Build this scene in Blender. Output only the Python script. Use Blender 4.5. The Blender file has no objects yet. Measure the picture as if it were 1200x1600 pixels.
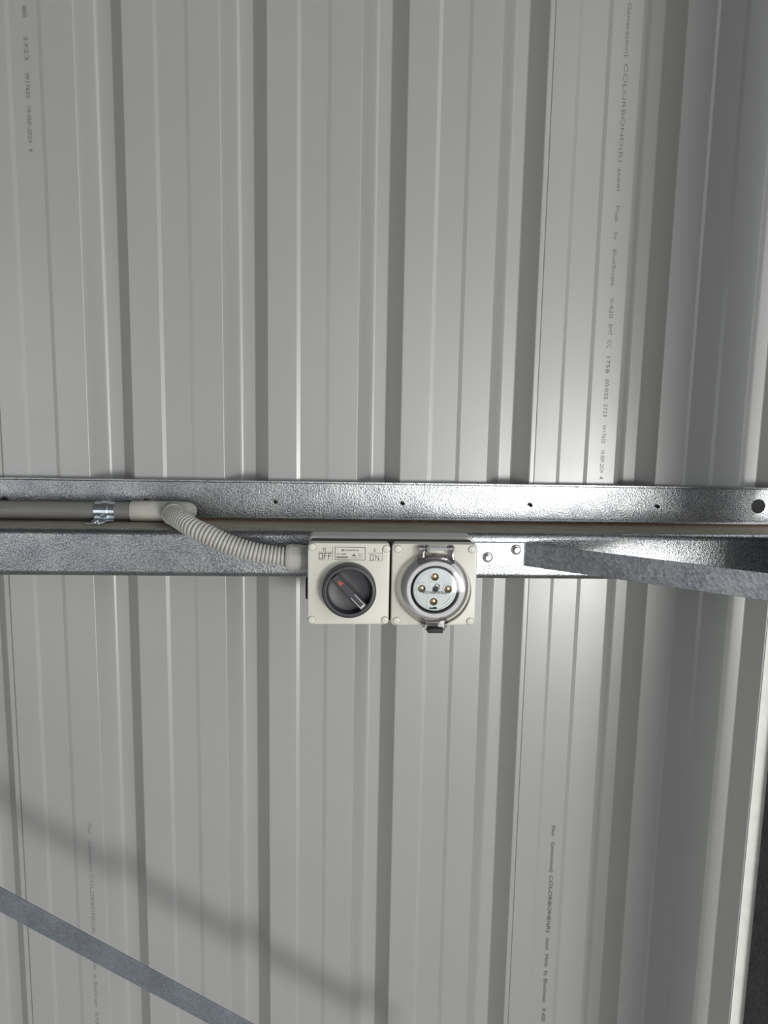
import bpy, bmesh, math, random
from mathutils import Vector, Matrix
random.seed(4)
S = bpy.context.scene
COL = S.collection

# ------------------------------------------------------------------ camera
cam_d = bpy.data.cameras.new('camera')
cam_d.sensor_fit = 'VERTICAL'
cam_d.sensor_height = 36.0
cam_d.lens = 1130.0 / 1600.0 * 36.0
cam_d.clip_start = 0.01
cam_d.clip_end = 200
cam = bpy.data.objects.new('camera', cam_d)
COL.objects.link(cam)
_r = Vector((0.998589, -0.049788, 0.018460))
_u = Vector((-0.011380, 0.138907, 0.990240))
_f = Vector((0.051866, 0.989053, -0.138145))
cam.matrix_world = Matrix(((_r.x, _u.x, -_f.x, 0.0), (_r.y, _u.y, -_f.y, -1.05),
                           (_r.z, _u.z, -_f.z, 1.55), (0, 0, 0, 1)))
S.camera = cam

# ------------------------------------------------------------------ world and daylight
W = bpy.data.worlds.new('sky')
S.world = W
W.use_nodes = True
_bg = W.node_tree.nodes['Background']
_bg.inputs[0].default_value = (0.94, 0.97, 1.0, 1)
_bg.inputs[1].default_value = 1.8


def area(name, loc, target, sx, sy, power, color):
    d = bpy.data.lights.new(name, 'AREA')
    d.shape = 'RECTANGLE'
    d.size, d.size_y = sx, sy
    d.energy = power
    d.color = color
    o = bpy.data.objects.new(name, d)
    COL.objects.link(o)
    o.location = loc
    o.rotation_euler = (Vector(target) - Vector(loc)).to_track_quat('-Z', 'Y').to_euler()
    return o


# sunlit daylight coming in through the door opening of the far wall, behind the camera
area('daylight_window', (2.15, -4.95, .62), (2.15, 0, .62), 1.3, 1.0, 138, (1.0, 0.985, 0.965))

S.cycles.use_adaptive_sampling = False
S.view_settings.view_transform = 'Standard'
S.view_settings.look = 'None'
S.view_settings.gamma = 1.0
S.view_settings.exposure = 0.0
S.view_settings.use_curve_mapping = False


# ------------------------------------------------------------------ materials
def mat(name, base=(.5, .5, .5), rough=.5, metal=0.0, spec=.5):
    m = bpy.data.materials.new(name)
    m.use_nodes = True
    b = m.node_tree.nodes['Principled BSDF']
    b.inputs['Base Color'].default_value = (*base, 1)
    b.inputs['Roughness'].default_value = rough
    b.inputs['Metallic'].default_value = metal
    b.inputs['Specular IOR Level'].default_value = spec
    return m, m.node_tree, b


def nd(t, typ, **kw):
    n = t.nodes.new(typ)
    for k, v in kw.items():
        setattr(n, k, v)
    return n


def coords(t, scale=(1, 1, 1)):
    tc = nd(t, 'ShaderNodeTexCoord')
    mp = nd(t, 'ShaderNodeMapping')
    mp.inputs['Scale'].default_value = scale
    t.links.new(tc.outputs['Object'], mp.inputs['Vector'])
    return mp.outputs['Vector']


def noise(t, vec, scale, detail=3, rough=.5, dist=0):
    n = nd(t, 'ShaderNodeTexNoise')
    n.inputs['Scale'].default_value = scale
    n.inputs['Detail'].default_value = detail
    n.inputs['Roughness'].default_value = rough
    n.inputs['Distortion'].default_value = dist
    t.links.new(vec, n.inputs['Vector'])
    return n.outputs['Fac']


def ramp(t, fac, stops):
    r = nd(t, 'ShaderNodeValToRGB')
    el = r.color_ramp.elements
    while len(el) < len(stops):
        el.new(.5)
    for e, (p, c) in zip(el, stops):
        e.position = p
        e.color = (*c, 1)
    t.links.new(fac, r.inputs['Fac'])
    return r.outputs['Color']


def bump(t, b, h, strength, dist):
    n = nd(t, 'ShaderNodeBump')
    n.inputs['Strength'].default_value = strength
    n.inputs['Distance'].default_value = dist
    t.links.new(h, n.inputs['Height'])
    t.links.new(n.outputs['Normal'], b.inputs['Normal'])


def mapr(t, v, a, b_, c, d):
    n = nd(t, 'ShaderNodeMapRange')
    for i, x in enumerate((a, b_, c, d)):
        n.inputs[i + 1].default_value = x
    t.links.new(v, n.inputs[0])
    return n.outputs[0]


def m_paint(name, a, b2, rough):
    m, t, b = mat(name, a, rough)
    v = coords(t)
    n1 = noise(t, v, 5, 3)
    mx = nd(t, 'ShaderNodeMix', data_type='RGBA')
    mx.inputs[6].default_value = (*a, 1)
    mx.inputs[7].default_value = (*b2, 1)
    t.links.new(n1, mx.inputs[0])
    t.links.new(mx.outputs[2], b.inputs['Base Color'])
    n3 = noise(t, v, 14, 4)
    t.links.new(mapr(t, n3, .1, .9, rough - .025, rough + .04), b.inputs['Roughness'])
    return m


def m_galv(name, lo, hi, rough, grain, strength, spangle=False, metal=1.0):
    m, t, b = mat(name, hi, rough, metal)
    v = coords(t)
    vo = nd(t, 'ShaderNodeTexVoronoi')
    vo.inputs['Scale'].default_value = grain
    nz = nd(t, 'ShaderNodeTexNoise')
    nz.inputs['Scale'].default_value = grain * .6
    nz.inputs['Detail'].default_value = 2
    t.links.new(v, nz.inputs['Vector'])
    mx = nd(t, 'ShaderNodeVectorMath', operation='MULTIPLY_ADD')
    mx.inputs[1].default_value = (1.6 / grain,) * 3
    t.links.new(nz.outputs['Color'], mx.inputs[0])
    t.links.new(v, mx.inputs[2])
    t.links.new(mx.outputs[0], vo.inputs['Vector'])
    big = noise(t, v, 22, 5, .6)
    if spangle:
        sp = nd(t, 'ShaderNodeSeparateColor')
        t.links.new(vo.outputs['Color'], sp.inputs[0])
        ad = nd(t, 'ShaderNodeMath', operation='MULTIPLY_ADD')
        ad.inputs[1].default_value = .45
        t.links.new(sp.outputs[0], ad.inputs[0])
        t.links.new(mapr(t, big, .25, .75, 0, .55), ad.inputs[2])
        t.links.new(ramp(t, ad.outputs[0], [(.05, lo), (.95, hi)]), b.inputs['Base Color'])
    else:
        ad = nd(t, 'ShaderNodeMath', operation='MULTIPLY_ADD')
        ad.inputs[1].default_value = .8
        t.links.new(vo.outputs['Distance'], ad.inputs[0])
        t.links.new(mapr(t, big, .25, .75, -.1, .45), ad.inputs[2])
        t.links.new(ramp(t, ad.outputs[0], [(.05, hi), (.95, lo)]), b.inputs['Base Color'])
    bump(t, b, vo.outputs['Distance'], strength, .0008)
    t.links.new(mapr(t, big, .3, .7, rough - .02, rough + .03), b.inputs['Roughness'])
    return m


def m_dirt(name):
    m, t, b = mat(name, (.3, .25, .18), .85)
    v = coords(t)
    v2 = coords(t, (1, 3, 1))
    n1 = noise(t, v2, 24, 6, .65)
    dust = ramp(t, n1, [(.25, (.26, .23, .17)), (.5, (.40, .37, .29)), (.75, (.46, .45, .40))])
    n2 = noise(t, v, 120, 5, .7)
    rust = ramp(t, n2, [(.3, (.05, .025, .012)), (.55, (.22, .11, .045)), (.75, (.34, .23, .13))])
    sx = nd(t, 'ShaderNodeSeparateXYZ')
    tc = nd(t, 'ShaderNodeTexCoord')
    t.links.new(tc.outputs['Object'], sx.inputs[0])
    # rust creeps out from the foot of the upper flange in an uneven band
    ad = nd(t, 'ShaderNodeMath', operation='MULTIPLY_ADD')
    ad.inputs[1].default_value = .045
    t.links.new(n1, ad.inputs[0])
    t.links.new(sx.outputs['Y'], ad.inputs[2])
    f = mapr(t, ad.outputs[0], .030, .062, 0, 1)
    mx = nd(t, 'ShaderNodeMix', data_type='RGBA')
    t.links.new(f, mx.inputs[0])
    t.links.new(dust, mx.inputs[6])
    t.links.new(rust, mx.inputs[7])
    t.links.new(mx.outputs[2], b.inputs['Base Color'])
    bump(t, b, noise(t, v, 500, 3), .5, .0008)
    return m


def m_plain(name, c, rough, metal=0.0, spec=.5, var=.06, grain=0.0):
    m, t, b = mat(name, c, rough, metal, spec)
    v = coords(t)
    n = noise(t, v, 40, 4)
    lo = tuple(x * (1 - var) for x in c)
    hi = tuple(min(1, x * (1 + var)) for x in c)
    t.links.new(ramp(t, n, [(.3, lo), (.7, hi)]), b.inputs['Base Color'])
    if grain:
        bump(t, b, noise(t, v, 1500, 2), grain, .0003)
    return m


def m_clear(name, lo, hi, ior):
    m = bpy.data.materials.new(name)
    m.use_nodes = True
    t = m.node_tree
    t.nodes.clear()
    out = nd(t, 'ShaderNodeOutputMaterial')
    mix = nd(t, 'ShaderNodeMixShader')
    tr = nd(t, 'ShaderNodeBsdfTransparent')
    gl = nd(t, 'ShaderNodeBsdfGlossy')
    fr = nd(t, 'ShaderNodeFresnel')
    v = coords(t)
    n = noise(t, v, 120, 3)
    t.links.new(ramp(t, n, [(.3, lo), (.7, hi)]), tr.inputs['Color'])
    gl.inputs['Roughness'].default_value = .07
    fr.inputs['IOR'].default_value = ior
    t.links.new(fr.outputs[0], mix.inputs[0])
    t.links.new(tr.outputs[0], mix.inputs[1])
    t.links.new(gl.outputs[0], mix.inputs[2])
    t.links.new(mix.outputs[0], out.inputs['Surface'])
    return m


M = {}
M['paint'] = m_paint('grey_painted_steel', (.365, .365, .355), (.395, .395, .385), .315)
M['paint'].node_tree.nodes['Principled BSDF'].inputs['Specular IOR Level'].default_value = 1.0
M['print'] = m_plain('grey_ink', (.21, .21, .205), .6)
M['galv'] = m_galv('galvanised_steel', (.23, .243, .262), (.58, .585, .58), .31, 480, .30)
M['strap'] = m_galv('weathered_galvanised_strap', (.25, .265, .295), (.60, .615, .635), .38, 260, .20, True, 1.0)
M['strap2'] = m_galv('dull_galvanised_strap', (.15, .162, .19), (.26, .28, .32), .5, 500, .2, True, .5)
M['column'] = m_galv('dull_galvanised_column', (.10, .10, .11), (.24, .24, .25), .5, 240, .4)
M['dirt'] = m_dirt('dust_and_rust')
M['zinc'] = m_plain('bright_zinc', (.78, .84, .90), .2, 1.0)
M['screw'] = m_plain('zinc_screw', (.50, .50, .50), .38, 1.0)
M['dark'] = m_plain('dark_steel', (.06, .05, .045), .5, .7)
M['pvc'] = m_plain('grey_conduit_plastic', (.18, .175, .165), .38)
M['fit'] = m_plain('stone_grey_fitting_plastic', (.50, .49, .44), .36)
M['flex'] = m_plain('pale_grey_corrugated_plastic', (.50, .49, .455), .42)
M['case'] = m_plain('warm_grey_enclosure_plastic', (.70, .68, .60), .36, var=.02, grain=.1)
M['body'] = m_plain('grey_enclosure_base_plastic', (.62, .61, .57), .45, var=.03)
M['black'] = m_plain('black_rubber', (.012, .012, .012), .6)
M['knob'] = m_plain('charcoal_plastic', (.050, .050, .056), .42, grain=.15)
M['knobbar'] = m_plain('glossy_charcoal_plastic', (.050, .051, .056), .2)
M['red'] = m_plain('red_marker', (.50, .06, .035), .4)
M['ink'] = m_plain('black_ink', (.03, .028, .025), .5)
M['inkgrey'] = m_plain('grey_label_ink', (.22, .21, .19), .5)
M['face'] = m_plain('pale_blue_white_plastic', (.72, .80, .79), .35, var=.02)
M['collar'] = m_plain('light_grey_collar_plastic', (.68, .68, .69), .35, var=.03)
M['brass'] = m_plain('brass_contact', (.52, .38, .22), .32, 1.0)
M['clear'] = m_clear('clear_flap_plastic', (.94, .93, .94), (.975, .965, .97), 1.38)
M['clear2'] = m_clear('clear_thick_plastic', (.74, .71, .73), (.86, .83, .85), 1.5)
M['white'] = m_plain('off_white_lit_strip', (.80, .80, .76), .4)
M['concrete'] = m_plain('concrete', (.33, .32, .305), .8, var=.15)
M['grass'] = m_plain('grass', (.17, .19, .12), .9, var=.3)
M['shedwall'] = m_plain('grey_shed_lining', (.13, .13, .13), .5)


# ------------------------------------------------------------------ geometry helpers
def props(o, label=None, cat=None, group=None, kind=None):
    if label:
        o['label'] = label
    if cat:
        o['category'] = cat
    if group:
        o['group'] = group
    if kind:
        o['kind'] = kind
    return o


def empty(name, loc):
    o = bpy.data.objects.new(name, None)
    o.empty_display_size = .02
    COL.objects.link(o)
    o.location = loc
    o['_o'] = tuple(loc)
    return o


class G:
    """collects vertices and faces in world metres"""

    def __init__(s):
        s.v, s.f, s.mi = [], [], []

    def add(s, v, f, mi=0):
        n = len(s.v)
        s.v += [tuple(x) for x in v]
        s.f += [tuple(i + n for i in q) for q in f]
        s.mi += [mi] * len(f)
        return s

    def box(s, a, b, mi=0):
        (x0, y0, z0), (x1, y1, z1) = a, b
        v = [(x0, y0, z0), (x1, y0, z0), (x1, y1, z0), (x0, y1, z0), (x0, y0, z1), (x1, y0, z1), (x1, y1, z1), (x0, y1, z1)]
        return s.add(v, [(0, 3, 2, 1), (4, 5, 6, 7), (0, 1, 5, 4), (1, 2, 6, 5), (2, 3, 7, 6), (3, 0, 4, 7)], mi)

    def loft(s, rings, cap0=True, cap1=True, closed=True, mi=0):
        n = len(rings[0])
        v = [p for r in rings for p in r]
        f = []
        for k in range(len(rings) - 1):
            for i in range(n if closed else n - 1):
                j = (i + 1) % n
                f.append((k * n + i, k * n + j, (k + 1) * n + j, (k + 1) * n + i))
        if cap0:
            f.append(tuple(range(n))[::-1])
        if cap1:
            f.append(tuple((len(rings) - 1) * n + i for i in range(n)))
        return s.add(v, f, mi)

    def lathe(s, c, ax, prof, seg=40, cap0=True, cap1=True, mi=0):
        """prof: list of (radius, distance along axis)"""
        ax = Vector(ax).normalized()
        e1 = ax.orthogonal().normalized()
        e2 = ax.cross(e1)
        c = Vector(c)
        rings = [[c + ax * h + e1 * (r * math.cos(2 * math.pi * i / seg)) + e2 * (r * math.sin(2 * math.pi * i / seg))
                  for i in range(seg)] for r, h in prof]
        return s.loft(rings, cap0, cap1, True, mi)

    def tube(s, pts, rad, seg=24, cap=True, mi=0):
        """rad: number or list; rotation-minimising frames"""
        pts = [Vector(p) for p in pts]
        n = len(pts)
        T = [(pts[min(i + 1, n - 1)] - pts[max(i - 1, 0)]).normalized() for i in range(n)]
        e = T[0].orthogonal().normalized()
        rings = []
        for i in range(n):
            e = (e - T[i] * e.dot(T[i])).normalized()
            b = T[i].cross(e)
            r = rad[i] if isinstance(rad, (list, tuple)) else rad
            rings.append([pts[i] + e * (r * math.cos(2 * math.pi * k / seg)) + b * (r * math.sin(2 * math.pi * k / seg)) for k in range(seg)])
        return s.loft(rings, cap, cap, True, mi)

    def build(s, name, m, parent=None, smooth=30, bevel=0, bseg=2, wn=False):
        root = parent
        while root is not None and root.parent is not None:
            root = root.parent
        if root is not None:
            org = Vector(root.location)
        else:
            xs, ys, zs = zip(*s.v)
            org = Vector(((min(xs) + max(xs)) / 2, (min(ys) + max(ys)) / 2, min(zs)))
        me = bpy.data.meshes.new(name)
        me.from_pydata([tuple(Vector(p) - org) for p in s.v], [], s.f)
        ms = m if isinstance(m, (list, tuple)) else [m]
        for k in ms:
            me.materials.append(M[k])
        for p, i in zip(me.polygons, s.mi):
            p.material_index = i
        bm = bmesh.new()
        bm.from_mesh(me)
        bmesh.ops.recalc_face_normals(bm, faces=bm.faces)
        if smooth:
            for fc in bm.faces:
                fc.smooth = True
            for ed in bm.edges:
                if len(ed.link_faces) == 2 and ed.calc_face_angle(0) > math.radians(smooth):
                    ed.smooth = False
        bm.to_mesh(me)
        bm.free()
        o = bpy.data.objects.new(name, me)
        COL.objects.link(o)
        if parent is not None:
            o.parent = parent
        else:
            o.location = org
        if bevel:
            md = o.modifiers.new('bevel', 'BEVEL')
            md.width = bevel
            md.segments = bseg
            md.limit_method = 'ANGLE'
            md.angle_limit = math.radians(40)
            md.harden_normals = True
        if wn:
            o.modifiers.new('normals', 'WEIGHTED_NORMAL').keep_sharp = True
        return o


def rrect(x0, x1, z0, z1, r, n=6):
    """rounded rectangle outline in X and Z, anticlockwise seen from the front"""
    out = []
    for cx, cz, a0 in ((x1 - r, z1 - r, 0), (x0 + r, z1 - r, 90), (x0 + r, z0 + r, 180), (x1 - r, z0 + r, 270)):
        for i in range(n + 1):
            a = math.radians(a0 + 90 * i / n)
            out.append((cx + r * math.cos(a), cz + r * math.sin(a)))
    return out


def rplate(g, x0, x1, z0, z1, r, yb, yf, bev, n=6, mi=0):
    """a plate with rounded corners from yb (back) to yf (front, smaller y) with a rounded front edge"""
    rings = [[(x, yb, z) for x, z in rrect(x0, x1, z0, z1, r, n)]]
    for k in range(4):
        a = math.radians(90 * k / 3)
        d = bev * (1 - math.cos(a))
        rings.append([(x, yf + bev - bev * math.sin(a), z) for x, z in
                      rrect(x0 + d, x1 - d, z0 + d, z1 - d, max(r - d, .0003), n)])
    return g.loft(rings, mi=mi)


def fillet(pts, radii, seg=4):
    """round the inner corners of an open 2-D polyline"""
    out = [pts[0]]
    for i in range(1, len(pts) - 1):
        p, a, b = Vector(pts[i]), Vector(pts[i - 1]), Vector(pts[i + 1])
        r = radii[i] if isinstance(radii, (list, tuple)) else radii
        u, w = (a - p).normalized(), (b - p).normalized()
        ang = u.angle(w)
        if r <= 0 or abs(math.pi - ang) < .01:
            out.append(tuple(p))
            continue
        d = min(r / math.tan(ang / 2), (a - p).length * .48, (b - p).length * .48)
        rr = d * math.tan(ang / 2)
        c = p + (u + w).normalized() * (rr / math.sin(ang / 2))
        s0, s1 = p + u * d, p + w * d
        a0 = math.atan2(s0.y - c.y, s0.x - c.x)
        a1 = math.atan2(s1.y - c.y, s1.x - c.x)
        da = (a1 - a0 + math.pi) % (2 * math.pi) - math.pi
        for k in range(seg + 1):
            q = a0 + da * k / seg
            out.append((c.x + rr * math.cos(q), c.y + rr * math.sin(q)))
    out.append(pts[-1])
    return out


def thicken(poly, t):
    """closed outline of an open 2-D polyline thickened to its left by t"""
    n = len(poly)
    off = []
    for i in range(n):
        a, b = Vector(poly[max(i - 1, 0)]), Vector(poly[min(i + 1, n - 1)])
        d = (b - a).normalized()
        off.append((poly[i][0] - d.y * t, poly[i][1] + d.x * t))
    return list(poly) + off[::-1]


def stroke(g, pts, w, y, closed=False, th=.0003):
    """a flat printed line (thin raised ink) through (x, z) points at depth y"""
    n = len(pts)
    segs = n if closed else n - 1
    for i in range(segs):
        a, b = Vector(pts[i]), Vector(pts[(i + 1) % n])
        d = (b - a).normalized() * (w / 2)
        q = Vector((-d.y, d.x))
        a2, b2 = a - d, b + d
        c = [a2 - q, b2 - q, b2 + q, a2 + q]
        g.add([(p.x, y, p.y) for p in c] + [(p.x, y + th, p.y) for p in c],
              [(0, 1, 2, 3), (0, 4, 5, 1), (1, 5, 6, 2), (2, 6, 7, 3), (3, 7, 4, 0)])


def text_geo(g, txt, x0, z0, height, width, y, vertical=False, bold=0.0):
    """flat lettering fitted into a box; vertical: reads downwards, tops to the right"""
    cu = bpy.data.curves.new('lettering', 'FONT')
    cu.body = txt
    cu.resolution_u = 3
    cu.offset = bold
    ob = bpy.data.objects.new('lettering_source', cu)
    COL.objects.link(ob)
    bpy.context.view_layer.update()
    me = ob.to_mesh()
    vs = [v.co.copy() for v in me.vertices]
    fs = [tuple(p.vertices) for p in me.polygons]
    ob.to_mesh_clear()
    bpy.data.objects.remove(ob)
    bpy.data.curves.remove(cu)
    if not vs:
        return
    ax, bx = min(v.x for v in vs), max(v.x for v in vs)
    H = .72
    out = []
    for v in vs:
        s = (v.x - ax) / (bx - ax) * width
        h = v.y / H * height
        out.append((x0 + h, y, z0 - s) if vertical else (x0 + s, y, z0 + h))
    g.add(out, fs)


def boolean(o, cutters):
    for c in cutters:
        md = o.modifiers.new('cut', 'BOOLEAN')
        md.object = c
        md.operation = 'DIFFERENCE'
        md.solver = 'EXACT'
    dg = bpy.context.evaluated_depsgraph_get()
    bpy.context.view_layer.update()
    me = bpy.data.meshes.new_from_object(o.evaluated_get(dg))
    o.modifiers.clear()
    o.data = me
    for c in cutters:
        bpy.data.objects.remove(c)


# ------------------------------------------------------------------ the shed around the camera
def slab(name, a, b, m, label=None):
    o = G().box(a, b).build(name, m, smooth=0)
    return props(o, label, kind='structure')


slab('floor', (-4.2, -5.1, -.1), (1.1, .05, 0), 'concrete')
props(G().box((1.1, -14, -.12), (14, .06, -.02)).box((-8, .06, -.12), (14, 14, -.02)).build('ground', 'grass', smooth=0), kind='structure')
slab('ceiling', (-4.2, -5.1, 3.2), (1.1, .1, 3.25), 'shedwall')
slab('wall_left', (-4.2, -5.1, 0), (-4.1, .05, 3.2), 'shedwall')
slab('wall_front', (-1.95, -5.1, 0), (-.15, -5.0, 3.2), 'shedwall')
slab('trim_1', (-4.2, -5.1, 2.5), (-1.95, -5.0, 3.2), 'shedwall')
slab('trim_2', (-.15, -5.1, 2.5), (2.4, -5.0, 3.2), 'shedwall')

# ------------------------------------------------------------------ the clad wall, sheet by sheet
PITCH = .1905
wall = empty('wall_back', (0, 0, 0))
props(wall, 'grey ribbed metal wall cladding running top to bottom', kind='structure')


def sheet_profile(x0, nribs, lip):
    p = [(x0, 0.0)]
    r = [0]
    for k in range(nribs):
        b = x0 + k * PITCH
        fl = .0013
        for x, y in ((.0405, 0), (.0460, fl), (.0815, fl), (.0870, 0)):
            p.append((b + x, y))
            r.append(.0016)
        for x, y, q in ((.1280, 0, .0020), (.1485, .027, .0085), (.1695, .027, .0030), (.1905, 0, .0025)):
            last = k == nribs - 1
            p.append((b + x, y - (.0009 if last and x > .19 and lip else 0)))
            r.append(q)
    e = x0 + nribs * PITCH
    p.append((e + (lip if lip else .02), -.0009 if lip else 0))
    r.append(0)
    return fillet(p, r, 5)


def sheet(x0, nribs, lip):
    prof = sheet_profile(x0, nribs, lip)
    g = G()
    zs = [0.02, .6, 1.2, 1.8, 2.4, 3.18]
    g.loft([[(x, y, z) for x, y in prof] for z in zs], False, False, False)
    o = g.build('cladding_sheet', 'paint', wall, smooth=80, wn=False)
    # face the room, and give the sheet its gauge towards the outside
    me = o.data
    if sum(p.normal.y * p.area for p in me.polygons) > 0:
        me.flip_normals()
    md = o.modifiers.new('gauge', 'SOLIDIFY')
    md.thickness = .0005
    md.offset = -1
    o.modifiers.new('normals', 'WEIGHTED_NORMAL').keep_sharp = True
    return o


def lap_shade_edge(parent, x):  # sheared sheet edge, coloured dark to paint the shadow gap of the lap
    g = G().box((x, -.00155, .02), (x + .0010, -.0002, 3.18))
    g.build('lap_shade_edge', 'inkgrey', parent, smooth=0)['label'] = 'sheared edge of the overlapping sheet, darkened as its shadow gap'


sheet_a = sheet(-.4945 - 8 * PITCH, 4, .007)
sheet_b = sheet(-.4945 - 4 * PITCH, 4, .007)
sheet_c = sheet(-.4945, 4, .007)
sheet_d = sheet(.2675, 2, 0)
for o, l in ((sheet_a, 'sheet far left, outside the view'), (sheet_b, 'sheet at the left edge'),
             (sheet_c, 'sheet behind the switch and conduit'), (sheet_d, 'sheet at the right behind the fly brace')):
    o['label'] = 'grey ribbed steel ' + l


lap_shade_edge(sheet_b, -.4945 + .0070)
lap_shade_edge(sheet_c, .2675 + .0070)


def sheet_print(parent, x, words, h=.0056):
    g = G()
    for w, za, zb in words:
        text_geo(g, w, x - h / 2, za, h, za - zb, -.00025, True)
    o = g.build('printed_lettering', 'print', parent, smooth=0)
    o['label'] = 'small grey maker print reading downwards'


# print on the right-hand sheet, above the girt
TOP = [('Generation)', 2.105, 2.037), ('COLORBOND(R)', 2.028, 1.900), ('steel', 1.892, 1.862), ('Made', 1.842, 1.820),
       ('by', 1.806, 1.796), ('BlueScope', 1.783, 1.733), ('0.420', 1.716, 1.688), ('BMT', 1.680, 1.664), ('CC', 1.657, 1.646),
       ('175B', 1.634, 1.610), ('00/025', 1.602, 1.573), ('2723', 1.566, 1.548), ('W17625', 1.536, 1.509),
       ('10-SEP-2024', 1.499, 1.4445 + .021), ('4', 1.461, 1.456)]
sheet_print(sheet_d, .3763, TOP)
sheet_print(sheet_c, -.4279, [('00/025', 2.066, 2.052), ('2723', 2.030, 2.000), ('W17625', 1.985, 1.953),
                              ('10-SEP-2024', 1.943, 1.897), ('4', 1.890, 1.886)], .0052)
LOWW = [('(Next', .918, .900), ('Generation)', .889, .838), ('COLORBOND(R)', .832, .732), ('steel', .722, .702),
        ('Made', .692, .670), ('by', .662, .654), ('BlueScope', .648, .605), ('0.420', .594, .570), ('BMT', .562, .548)]
sheet_print(sheet_c, -.3870, LOWW, .0058)
sheet_print(sheet_d, .3344, [(w, a - .013, b - .013) for w, a, b in LOWW], .0058)

# added angle strip beside the column; its off-white paints a brightly lit pan edge
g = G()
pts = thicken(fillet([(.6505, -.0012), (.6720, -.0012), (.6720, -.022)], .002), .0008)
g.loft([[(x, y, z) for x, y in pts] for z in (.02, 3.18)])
props(g.build('lit_pan_strip', 'white'), kind='structure')

# ------------------------------------------------------------------ Z girt
g = G()
prof = fillet([(-.0160, 1.4462), (-.0018, 1.4462), (-.0018, 1.3906), (-.0950, 1.3906), (-.0950, 1.3256), (-.0780, 1.3256)],
              [0, .003, .004, .010, .010, 0], 6)
# thickness towards the room
tk = thicken([(y, z) for y, z in prof], .0019)
girt_g = G()
girt_g.loft([[(x, y, z) for y, z in tk] for x in (-1.9, -1.2, -.6, 0, .6, .80)])
girt = girt_g.build('steel_girt', ['galv', 'dirt'], smooth=40)
cut = G().lathe((.6180, .02, 1.4187), (0, -1, 0), [(.0108, 0), (.0108, .03)], 32).build('hole_cutter', 'galv')
boolean(girt, [cut])
bm = bmesh.new()
bm.from_mesh(girt.data)
for ed in bm.edges:
    ed.smooth = not (len(ed.link_faces) == 2 and ed.calc_face_angle(0) > math.radians(40))
bm.to_mesh(girt.data)
bm.free()
girt.modifiers.new('normals', 'WEIGHTED_NORMAL').keep_sharp = True
props(girt, 'long horizontal galvanised steel girt with a dusty ledge, across the whole wall', 'steel beam')
og = girt.location
for p in girt.data.polygons:
    c = p.center + og
    p.material_index = 1 if (p.normal.z > .75 and -.0865 < c.y < -.004 and 1.38 < c.z < 1.40) else 0

# screw points coming through the upper flange of the girt
tips = []
TIPX = [(-.4863, 'at the left edge of the photo'), (-.2870, 'half hidden above the conduit elbow'),
        (-.1021, 'right of the corrugated hose'), (.0826, 'straight above the rotary switch and socket'),
        (.2716, 'above the hex screws of the brace'), (.4623, 'above the long fly brace')]
for i, (x, l) in enumerate(TIPX):
    g = G()
    h = .006 if i else .011
    g.lathe((x, -.0036, 1.4172), (0, -1, -.15), [(.0026, 0), (.0027, .002), (.0019, .0022), (.0025, .0034), (.0018, .0036),
                                               (.0022, .0046), (.0012, h), (.0003, h + .003)], 12)
    o = g.build('screw_point', 'dark', smooth=40)
    o.rotation_euler = (0, random.uniform(-.2, .2), 0)
    props(o, 'dark screw point through the girt flange, ' + l, 'screw', 'screw points through the girt')

# ------------------------------------------------------------------ rigid conduit, saddle, elbow, corrugated conduit, gland
CY, CZ = -.034, 1.4056
g = G()
g.lathe((-1.7, CY, CZ), (1, 0, 0), [(.0108, 0), (.0125, 0), (.0125, 1.414), (.0108, 1.414), (.0108, 0)], 40, False, False)
props(g.build('conduit_pipe', 'pvc', smooth=40), 'straight grey plastic conduit pipe lying on the girt ledge at left', 'pipe')

sad = empty('conduit_saddle', (-.333, -.045, 1.391))
props(sad, 'shiny zinc saddle clip strapping the grey conduit to the girt', 'pipe clip')


def saddle_band(x0, x1, r, t):
    arc = [(CY + r * math.cos(a), CZ + r * math.sin(a)) for a in [math.radians(d) for d in range(-20, 226, 10)]]
    # down to the web in front
    arc = arc + [(CY - r - .0012, 1.3935), (CY - r - .0030, 1.3924)]
    arc = fillet(arc, [0] * (len(arc) - 2) + [.001, 0], 3)
    out = thicken(arc, -t)
    g = G()
    g.loft([[(x, y, z) for y, z in out] for x in (x0, x1)])
    return g


saddle_band(-.3475, -.3200, .0127, .0011).build('band', 'zinc', sad, smooth=40, bevel=.0004)
saddle_band(-.3375, -.3290, .0140, .0014).build('raised_rib', 'zinc', sad, smooth=40, bevel=.0012, bseg=3)
g = G()
out = rrect(-.3560, -.3290, -.0700, -.0470, .006)
g.loft([[(x, y, z) for x, y in out] for z in (1.3916, 1.3930)])
g.build('foot_tab', 'zinc', sad, smooth=40, bevel=.0004)
g = G()
g.lathe((-.3420, -.0590, 1.3930), (0, 0, 1), [(.0048, 0), (.0048, .0010), (.0036, .0026), (.0015, .0032)], 20)
g.build('screw_head', 'screw', sad)

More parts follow.
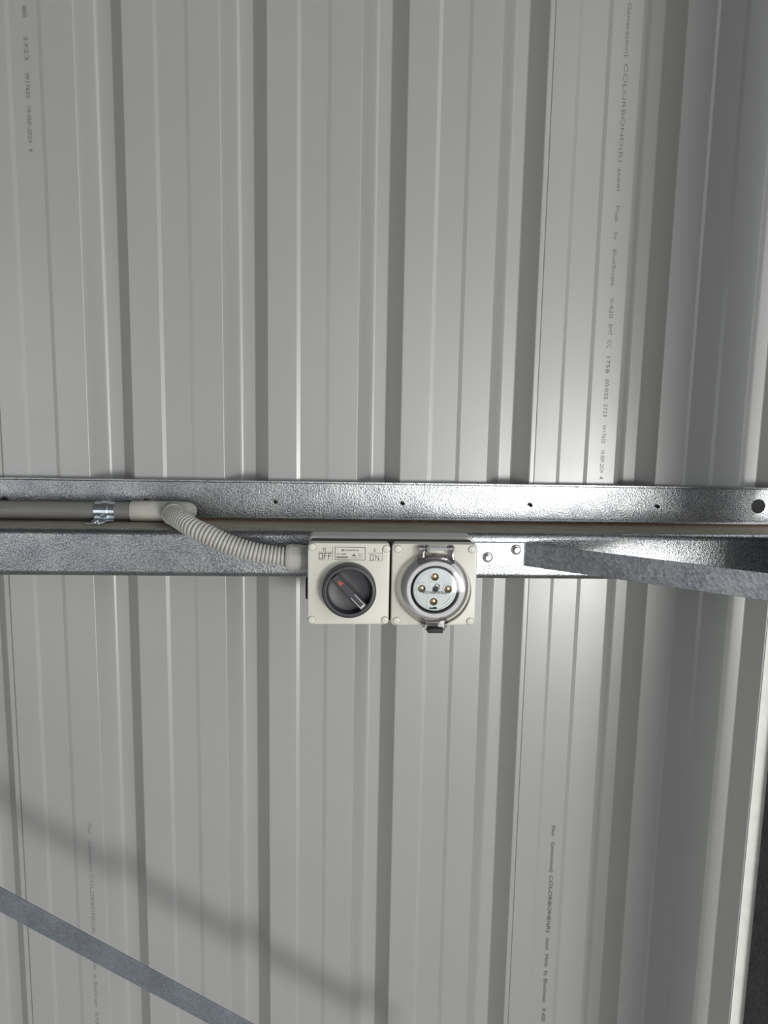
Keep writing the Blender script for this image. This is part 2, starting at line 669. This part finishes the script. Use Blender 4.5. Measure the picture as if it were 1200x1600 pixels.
elb = empty('conduit_elbow', (-.26, CY, 1.391))
props(elb, 'pale grey plastic elbow joining the straight conduit to the corrugated hose', 'pipe fitting')
g = G()
g.lathe((-.2990, CY, CZ), (1, 0, 0), [(.0127, .0005), (.0140, .0), (.0146, .0008), (.0146, .034), (.0142, .036), (.0142, .068), (.0138, .076), (.0122, .082),
                                       (.0090, .0865), (.0045, .0888)], 40)
g.build('socket_body', 'fit', elb, smooth=50)
OD = Vector((.26, -.96, -.03)).normalized()
OC = Vector((-.2430, CY, 1.4074))
g = G()
g.lathe(OC, OD, [(.0125, 0), (.0138, .004), (.0140, .030), (.0149, .0308), (.0149, .0385), (.0144, .0392), (.0128, .0392), (.0128, .032)], 40, True, True)
g.build('outlet_collar', 'fit', elb, smooth=50)

# corrugated conduit: a centre line through measured points, ridged
P = [OC + OD * .030, OC + OD * .044, Vector((-.2160, -.1000, 1.4030)), Vector((-.1975, -.1185, 1.3965)), Vector((-.1790, -.1255, 1.3895)),
     Vector((-.1506, -.1285, 1.3770)), Vector((-.1205, -.1285, 1.3675)), Vector((-.0920, -.1265, 1.3620)), Vector((-.0700, -.1250, 1.3602))]


def catmull(P, n):
    out = []
    Q = [P[0] * 2 - P[1]] + P + [P[-1] * 2 - P[-2]]
    for i in range(1, len(Q) - 2):
        for k in range(n):
            t = k / n
            a, b, c, d = Q[i - 1], Q[i], Q[i + 1], Q[i + 2]
            out.append(.5 * (2 * b + (c - a) * t + (2 * a - 5 * b + 4 * c - d) * t * t + (3 * b - a - 3 * c + d) * t ** 3))
    return out + [P[-1]]


cl = catmull(P, 40)
cum = [0]
for a, b in zip(cl, cl[1:]):
    cum.append(cum[-1] + (b - a).length)


def along(s):
    s = max(0, min(s, cum[-1] - 1e-9))
    for i in range(len(cum) - 1):
        if cum[i + 1] >= s:
            t = (s - cum[i]) / max(cum[i + 1] - cum[i], 1e-9)
            return cl[i].lerp(cl[i + 1], t)
    return cl[-1]


pts, rad = [], []
NR = int(cum[-1] / .0049)
pp = cum[-1] / NR
for k in range(NR):
    for fr, r in ((0, .0098), (.17, .0098), (.24, .0124), (.34, .0131), (.60, .0132), (.84, .0131), (.94, .0122)):
        pts.append(along((k + fr) * pp))
        rad.append(r)
g = G()
g.tube(pts, rad, 28)
props(g.build('corrugated_conduit', 'flex', smooth=75), 'pale grey corrugated flexible conduit curving from the elbow to the switch', 'flexible conduit')

gl = empty('conduit_gland', (-.063, -.125, 1.343))
props(gl, 'pale grey plastic gland screwed into the left side of the switch box', 'pipe fitting')
GC = (-.0770, -.125, 1.3600)
g = G()
g.lathe(GC, (1, 0, 0), [(.0134, .001), (.0160, 0), (.0170, .001), (.0172, .0065), (.0166, .0070), (.0163, .0080)], 40)
g.build('rim', 'flex', gl, smooth=50)
g = G()
g.lathe(GC, (1, 0, 0), [(.0150, .0075), (.0162, .0078), (.0164, .0200), (.0158, .0204), (.0158, .0285)], 40)
gb = g.build('sleeve', 'flex', gl, smooth=50)
g = G()
for k in range(10):
    a = 2 * math.pi * (k + .3) / 10
    d = Vector((0, math.cos(a), math.sin(a)))
    e = Vector((0, -math.sin(a), math.cos(a)))
    c = Vector(GC) + d * .0162
    v = []
    for x in (.0082, .0198):
        for s, q in ((-.0007, -.0006), (.0007, -.0006), (.0005, .0007), (-.0005, .0007)):
            v.append(c + Vector((x, 0, 0)) + e * s + d * q)
    g.add(v, [(0, 3, 2, 1), (4, 5, 6, 7), (0, 1, 5, 4), (1, 2, 6, 5), (2, 3, 7, 6), (3, 0, 4, 7)])
g.build('grip_ridges', 'flex', gb, smooth=0)

# ------------------------------------------------------------------ switched socket outlet
sw = empty('switched_socket_outlet', (.058, -.097, 1.281))
props(sw, 'grey industrial switch and round socket outlet mounted side by side on the girt', 'switch socket')
YF = -.165
g = G()
rplate(g, -.0478, .1655, 1.2815, 1.3896, .006, -.0972, -.1310, .0012)
g.build('enclosure_base', 'body', sw, smooth=35)
g = G()
rplate(g, -.0455, .1625, 1.2845, 1.3866, .004, -.1300, -.1515, .0003)
g.build('gap_shade_gasket', 'black', sw, smooth=35)  # gasket block, kept black and wide to paint shade in the cover gaps
# blanking plug on the left side
g = G()
g.lathe((-.0476, -.1220, 1.3190), (-1, 0, 0), [(.0145, -.0005), (.0150, .0005), (.0150, .0030), (.0140, .0040), (.0100, .0042)], 32)
g.build('side_plug', 'black', sw)


def cover(name, x0, x1, z0, z1, caps):
    g = G()
    rplate(g, x0, x1, z0, z1, .0050, -.1500, YF, .0016, 7)
    o = g.build(name, 'case', sw, smooth=35)
    for x, z in caps:
        g = G()
        g.lathe((x, YF, z), (0, -1, 0), [(.0046, -.0005), (.0046, .0006), (.0042, .0013), (.0030, .0016), (.0006, .0017)], 24)
        g.build('screw_cap', 'case', o, smooth=40)
        g = G()
        g.lathe((x, YF, z), (0, -1, 0), [(.0050, -.0003), (.0050, .00012), (.0045, .00012)], 24, False, False)
        g.build('cap_seam', 'inkgrey', o, smooth=40)
    return o


cvA = cover('switch_cover', -.0474, .0548, 1.2826, 1.3868, [(-.0417, 1.3815), (.0503, 1.3802), (-.0420, 1.2886), (.0500, 1.2884)])
cvB = cover('socket_cover', .0576, .1650, 1.2818, 1.3868, [(.0645, 1.3802), (.1578, 1.3802), (.0648, 1.2878), (.1585, 1.2873)])

# --- printing on the switch cover
YP = YF - .00018
w1 = .00085
g = G()


def letter_O(x, z, w, h, lw):
    stroke(g, [(x, z), (x + w, z), (x + w, z + h), (x, z + h)], lw, YP, True)


def letter_F(x, z, w, h, lw):
    stroke(g, [(x, z), (x, z + h), (x + w, z + h)], lw, YP)
    stroke(g, [(x, z + h * .55), (x + w * .85, z + h * .55)], lw, YP)


letter_O(-.0332, 1.3668, .0040, .0070, w1)
letter_F(-.0271, 1.3668, .0036, .0070, w1)
letter_F(-.0216, 1.3668, .0036, .0070, w1)
letter_O(-.0283, 1.3768, .0028, .0033, .0006)
stroke(g, [(-.0345, 1.3753), (-.0175, 1.3753)], .0003, YP)
stroke(g, [(-.0345, 1.3653), (-.0175, 1.3653)], .0002, YP)
stroke(g, [(-.0168, 1.3655), (-.0168, 1.3818)], .0004, YP)
g.build('off_lettering', 'ink', cvA, smooth=0)
g = G()
letter_O(.0304, 1.3655, .0036, .0070, w1 * .8)
stroke(g, [(.0368, 1.3655), (.0368, 1.3725), (.0410, 1.3655), (.0410, 1.3725)], w1 * .7, YP)
stroke(g, [(.0345, 1.3764), (.0371, 1.3764)], .00045, YP)
stroke(g, [(.0345, 1.3796), (.0371, 1.3796)], .00045, YP)
stroke(g, [(.0358, 1.3764), (.0358, 1.3796)], .00055, YP)
stroke(g, [(.0280, 1.3745), (.0450, 1.3745)], .0003, YP)
stroke(g, [(.0268, 1.3646), (.0450, 1.3646)], .0002, YP)
stroke(g, [(.0452, 1.3648), (.0452, 1.3808)], .0004, YP)
g.build('on_lettering', 'ink', cvA, smooth=0)

g = G()
stroke(g, [(-.0135, 1.3658), (.0239, 1.3656), (.0239, 1.3815), (-.0135, 1.3817)], .0006, YP, True)
text_geo(g, 'POWERWAVE', -.0016, 1.3770, .0018, .0175, YP, bold=.02)
c0 = Vector((-.0040, 1.3778))
stroke(g, [(c0.x + .0013 * math.cos(a), c0.y + .0013 * math.sin(a)) for a in [math.pi / 6 + k * math.pi / 3 for k in range(6)]], .0006, YP, True)
stroke(g, [(c0.x, c0.y), (c0.x + .0012, c0.y + .0006)], .0005, YP)
text_geo(g, '40 AMP', -.0116, 1.3720, .0019, .0125, YP, bold=.01)
text_geo(g, '500V', .0150, 1.3726, .0012, .0058, YP)
text_geo(g, 'IP66', .0150, 1.3702, .0012, .0050, YP)
text_geo(g, '50HZ', .0150, 1.3676, .0012, .0058, YP)
stroke(g, [(.0075, 1.3707), (.0124, 1.3707), (.00995, 1.3737)], .0004, YP, True)
stroke(g, [(.0090, 1.3714), (.0109, 1.3714), (.0100, 1.3722)], .0005, YP, True)
text_geo(g, '001788', .0050, 1.3680, .0011, .0085, YP)
g.build('rating_plate_lettering', 'ink', cvA, smooth=0)
g = G()
g.box((-.0119, YP, 1.3676), (.0026, YF, 1.3702))
g.build('rating_plate_bar', 'inkgrey', cvA, smooth=0)

# --- rotary knob
KC = (.0045, YF, 1.3290)
knob = G()
knob.lathe(KC, (0, -1, 0), [(.0335, -.0005), (.0335, .0150), (.0332, .0166), (.0322, .0176), (.0300, .0180), (.0284, .0178), (.0278, .0168),
                            (.0274, .0090), (.0262, .0062), (.0235, .0050), (.0100, .0046)], 72)
kn = knob.build('rotary_knob', 'knob', sw, smooth=40)
dirv = Vector((.690, -.724))            # lower right end of the grip, in X and Z
nrm = Vector((.724, .690))


def bar_pt(a, b, w):
    return (KC[0] + dirv.x * a + nrm.x * b, YF - w, KC[2] + dirv.y * a + nrm.y * b)


g = G()
hw = .0050
rings = []
for w, ex in ((.0040, .0010), (.0150, .0003), (.0192, 0), (.0200, -.0008)):
    la, lb = -.0272, .0272
    rings.append([bar_pt(la - (ex if w > .019 else 0), -hw - ex, w), bar_pt(lb + (ex if w > .019 else 0), -hw - ex, w), bar_pt(lb + (ex if w > .019 else 0), hw + ex, w), bar_pt(la - (ex if w > .019 else 0), hw + ex, w)])
g.loft(rings)
bar = g.build('grip_bar', 'knobbar', kn, smooth=20)
g = G()   # raised slot outline, lower right half; bright metal stands in for its reflection
for b0, b1 in ((-.0038, -.0026), (.0026, .0038)):
    v = [bar_pt(.0060, b0, .0199), bar_pt(.0255, b0, .0199), bar_pt(.0255, b1, .0199), bar_pt(.0060, b1, .0199),
         bar_pt(.0066, b0 + .0002, .0206), bar_pt(.0252, b0 + .0002, .0206), bar_pt(.0252, b1 - .0002, .0206), bar_pt(.0066, b1 - .0002, .0206)]
    g.add(v, [(0, 3, 2, 1), (4, 5, 6, 7), (0, 1, 5, 4), (1, 2, 6, 5), (2, 3, 7, 6), (3, 0, 4, 7)])
v = [bar_pt(.0228, -.0026, .0199), bar_pt(.0255, -.0026, .0199), bar_pt(.0255, .0026, .0199), bar_pt(.0228, .0026, .0199),
     bar_pt(.0230, -.0026, .0206), bar_pt(.0252, -.0026, .0206), bar_pt(.0252, .0026, .0206), bar_pt(.0230, .0026, .0206)]
g.add(v, [(0, 3, 2, 1), (4, 5, 6, 7), (0, 1, 5, 4), (1, 2, 6, 5), (2, 3, 7, 6), (3, 0, 4, 7)])
g.build('grip_slot_glint', 'screw', kn, smooth=0)['label'] = 'rim of the grip slot in bright metal, standing in for its reflection'
g = G()   # red arrow at the upper left end
tri = [(-.0210, 0), (-.0135, -.0032), (-.0135, .0032)]
g.loft([[bar_pt(a, b, w) for a, b in tri] for w in (.0198, .0203)])
g.build('red_pointer', 'red', kn, smooth=0)['label'] = 'red arrow pointing to the off position'

# --- socket: collar, face with holes, contacts, lettering
SC = Vector((.1108, YF, 1.3318))
g = G()
g.lathe(SC, (0, -1, 0), [(.0400, -.0005), (.0400, .0040), (.0390, .0050), (.0370, .0052), (.0362, .0150), (.0352, .0160), (.0318, .0162), (.0306, .0156), (.0302, .0060)], 72, True, False)
g.build('socket_collar', 'collar', sw, smooth=40)
g = G()
g.lathe(SC, (0, -1, 0), [(.0301, .0050), (.0301, .0130), (.0292, .0132), (.0288, .0128), (.0284, .0050)], 64, False, False)
g.build('sealing_ring', 'black', sw, smooth=40)
g = G()
g.lathe(SC, (0, -1, 0), [(.0272, .0005), (.0272, .0128), (.0266, .0136), (.0252, .0138), (.0246, .0132), (.0010, .0132)], 64)
face = g.build('socket_face', 'face', sw, smooth=35)
PINS = [(-.0004, .0157), (-.0164, .0008), (.0166, .0002), (-.0012, -.0158)]
cuts = []
for u, v in PINS + [(.0008, .0004)]:
    cuts.append(G().lathe((SC.x + u, YF - .006, SC.z + v), (0, -1, 0), [(.0049 if (u, v) in PINS else .0040, 0), (.0049 if (u, v) in PINS else .0040, .02)], 24).build('pin_cutter', 'face'))
cuts.append(G().box((SC.x - .0062, YF - .03, SC.z - .0252), (SC.x + .0030, YF - .008, SC.z - .0224)).build('slot_cutter', 'face'))
face.parent = None
face.location = sw.location
bpy.context.view_layer.update()
boolean(face, cuts)
face.parent = sw
face.location = (0, 0, 0)
for pl in face.data.polygons:
    pl.use_smooth = False
for u, v in PINS:
    g = G()
    g.lathe((SC.x + u, YF - .0055, SC.z + v), (0, -1, 0), [(.0048, 0), (.0048, .0030), (.0034, .0046), (.0010, .0050)], 20)
    g.build('contact', 'brass', face, smooth=50)
g = G()
g.lathe((SC.x + .0008, YF - .0055, SC.z + .0004), (0, -1, 0), [(.0039, 0), (.0039, .0020), (.0030, .0030), (.0008, .0030)], 20)
g.build('centre_contact', 'dark', face, smooth=50)['label'] = 'dark centre contact'
g = G()
g.box((SC.x - .0061, YF - .0085, SC.z - .0251), (SC.x + .0029, YF - .0060, SC.z - .0225))
g.build('key_slot', 'black', face, smooth=0)
YS = YF - .0132


def ridge(pts, w=.0005, h=.0006):
    gg.append((pts, w, h))


gg = []


def arc(cx, cz, r, a0, a1, n=12):
    return [(SC.x + cx + r * math.cos(math.radians(a0 + (a1 - a0) * i / n)), SC.z + cz + r * math.sin(math.radians(a0 + (a1 - a0) * i / n))) for i in range(n + 1)]


ridge(arc(-.0004, .0157, .0068, 140, 250))
ridge(arc(.0166, .0002, .0070, 60, 200))
ridge(arc(-.0164, .0008, .0080, 60, 130))
ridge([(SC.x - .0072, SC.z - .0060), (SC.x - .0072, SC.z + .0085), (SC.x + .0050, SC.z + .0085)])
ridge([(SC.x - .0095, SC.z - .0205), (SC.x - .0085, SC.z - .0085), (SC.x + .0080, SC.z - .0085)])
ridge(arc(0, 0, .0215, -62, -25))
ridge(arc(0, 0, .0232, 95, 265, 24))
g = G()
for pts, w, h in gg:
    stroke(g, pts, w, YS - h, False, h + .0002)
g.build('moulded_ridges', 'face', face, smooth=0)
g = G()
text_geo(g, 'POWERWAVE', SC.x - .0145, SC.z - .0058, .0040, .0300, YS - .00030, bold=.02)
hx = [(SC.x + .0026 + .0036 * math.cos(math.radians(a)), SC.z + .0034 + .0040 * math.sin(math.radians(a))) for a in range(30, 390, 60)]
stroke(g, hx, .0007, YS - .0003, True)
stroke(g, [hx[0], (SC.x + .0026, SC.z + .0030), hx[2]], .0006, YS - .0003)
stroke(g, [(SC.x + .0026, SC.z + .0030), hx[4]], .0006, YS - .0003)
g.build('socket_lettering', 'ink', face, smooth=0)

# --- clear spring flap over the socket
LC = Vector((.1116, YF, 1.3302))
flap = G()
flap.lathe(LC, (0, -1, 0), [(.0446, .0030), (.0452, .0100), (.0448, .0140), (.0440, .0160), (.0415, .0178), (.0398, .0186), (.0388, .0210), (.0376, .0224), (.0350, .0230), (.0010, .0232)], 80, False, True)
fl = flap.build('clear_flap', 'clear', sw, smooth=50)
fl['label'] = 'clear plastic flap lid over the round socket'
g = G()
# hinge block of the flap: side cheeks and bridge
rplate(g, .0887, .0975, 1.3640, 1.3858, .0015, YF - .0008, YF - .0135, .001)
rplate(g, .1262, .1345, 1.3640, 1.3858, .0015, YF - .0008, YF - .0135, .001)
rplate(g, .0975, .1262, 1.3660, 1.3745, .0010, YF - .0100, YF - .0140, .001)
g.build('hinge_cheeks', 'clear2', fl, smooth=35)
g = G()
rplate(g, .0990, .1250, 1.3690, 1.3860, .0010, YF + .0002, YF - .0030, .0006)
g.build('hinge_base', 'case', sw, smooth=35)
g = G()
g.lathe((.0900, YF - .0080, 1.3822), (1, 0, 0), [(.0013, 0), (.0013, .0432)], 16)
pin = g.build('hinge_pin', 'collar', sw)
g = G()
n = 15
sp = [(.1035 + .0205 * i / (n * 12), YF - .0080 + .0026 * math.cos(2 * math.pi * i / 12), 1.3822 + .0026 * math.sin(2 * math.pi * i / 12)) for i in range(n * 12 + 1)]
g.tube(sp, .00048, 6)
g.build('hinge_spring', 'collar', pin)
g = G()
rplate(g, .0992, .1032, 1.3775, 1.3860, .0010, YF - .001, YF - .0125, .0008)
g.build('hinge_knuckle', 'pvc', sw, smooth=35)
g = G()
tri = [(.1062, 1.3752), (.1132, 1.3752), (.1097, 1.3700)]
g.loft([[(x, y, z) for x, z in tri] for y in (YF - .0028, YF - .0034)])
g.build('arrow_mark', 'inkgrey', sw, smooth=0)
# latch tab at the bottom
g = G()
rplate(g, .1000, .1250, 1.2790, 1.2935, .0020, YF - .0030, YF - .0150, .0012)
rplate(g, .0965, .1000, 1.2815, 1.2915, .0012, YF - .0005, YF - .0080, .0008)
rplate(g, .1250, .1285, 1.2815, 1.2915, .0012, YF - .0005, YF - .0080, .0008)
g.build('latch_tab', 'clear', fl, smooth=35)
g = G()
rplate(g, .1030, .1222, 1.2768, 1.2826, .0008, YF - .0040, YF - .0170, .0008)
g.build('latch_clip', 'black', sw, smooth=35)

# ------------------------------------------------------------------ fly brace and its screws
g = G()
line = fillet([(.1695, -.0970), (.2420, -.0970), (.6060, -.3737)], .006, 6)
ol = thicken(line, -.0016)
g.loft([[(x, y, z) for x, y in ol] for z in (1.3455, 1.3772)])
props(g.build('fly_brace', 'strap', smooth=40, bevel=.0004), 'flat galvanised steel brace screwed to the girt and reaching out to the right', 'steel brace')


def hex_screw(x, z, label, rot):
    t = empty('hex_screw', (x, -.0986, z))
    g = G()
    g.lathe((x, -.0984, z), (0, -1, 0), [(.0068, 0), (.0070, .0006), (.0066, .0011), (.0044, .0016)], 28)
    g.build('washer_flange', 'screw', t, smooth=40)
    g = G()
    g.lathe((x, -.0998, z), (0, -1, 0), [(.0046, 0), (.0046, .0042), (.0040, .0050), (.0012, .0050)], 6)
    o = g.build('hex_head', 'screw', t, smooth=0, bevel=.0003)
    t.rotation_euler = (0, rot, 0)
    props(t, label, 'screw', 'hex screws in the fly brace')


hex_screw(.1913, 1.3570, 'hex head screw in the brace, the lower one close to the socket box', .2)
hex_screw(.2297, 1.3679, 'hex head screw in the brace, the upper one beside the bend', -.1)

# ------------------------------------------------------------------ lower diagonal strap
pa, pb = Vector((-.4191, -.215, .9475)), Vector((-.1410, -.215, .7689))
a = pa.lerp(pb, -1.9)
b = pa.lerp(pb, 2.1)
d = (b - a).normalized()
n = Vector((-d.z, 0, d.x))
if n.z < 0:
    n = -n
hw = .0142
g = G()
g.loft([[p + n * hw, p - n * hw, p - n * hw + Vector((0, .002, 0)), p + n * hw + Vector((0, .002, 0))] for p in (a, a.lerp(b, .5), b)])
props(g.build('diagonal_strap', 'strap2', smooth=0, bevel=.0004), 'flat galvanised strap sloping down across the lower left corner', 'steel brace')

# ------------------------------------------------------------------ column at the right
g = G()
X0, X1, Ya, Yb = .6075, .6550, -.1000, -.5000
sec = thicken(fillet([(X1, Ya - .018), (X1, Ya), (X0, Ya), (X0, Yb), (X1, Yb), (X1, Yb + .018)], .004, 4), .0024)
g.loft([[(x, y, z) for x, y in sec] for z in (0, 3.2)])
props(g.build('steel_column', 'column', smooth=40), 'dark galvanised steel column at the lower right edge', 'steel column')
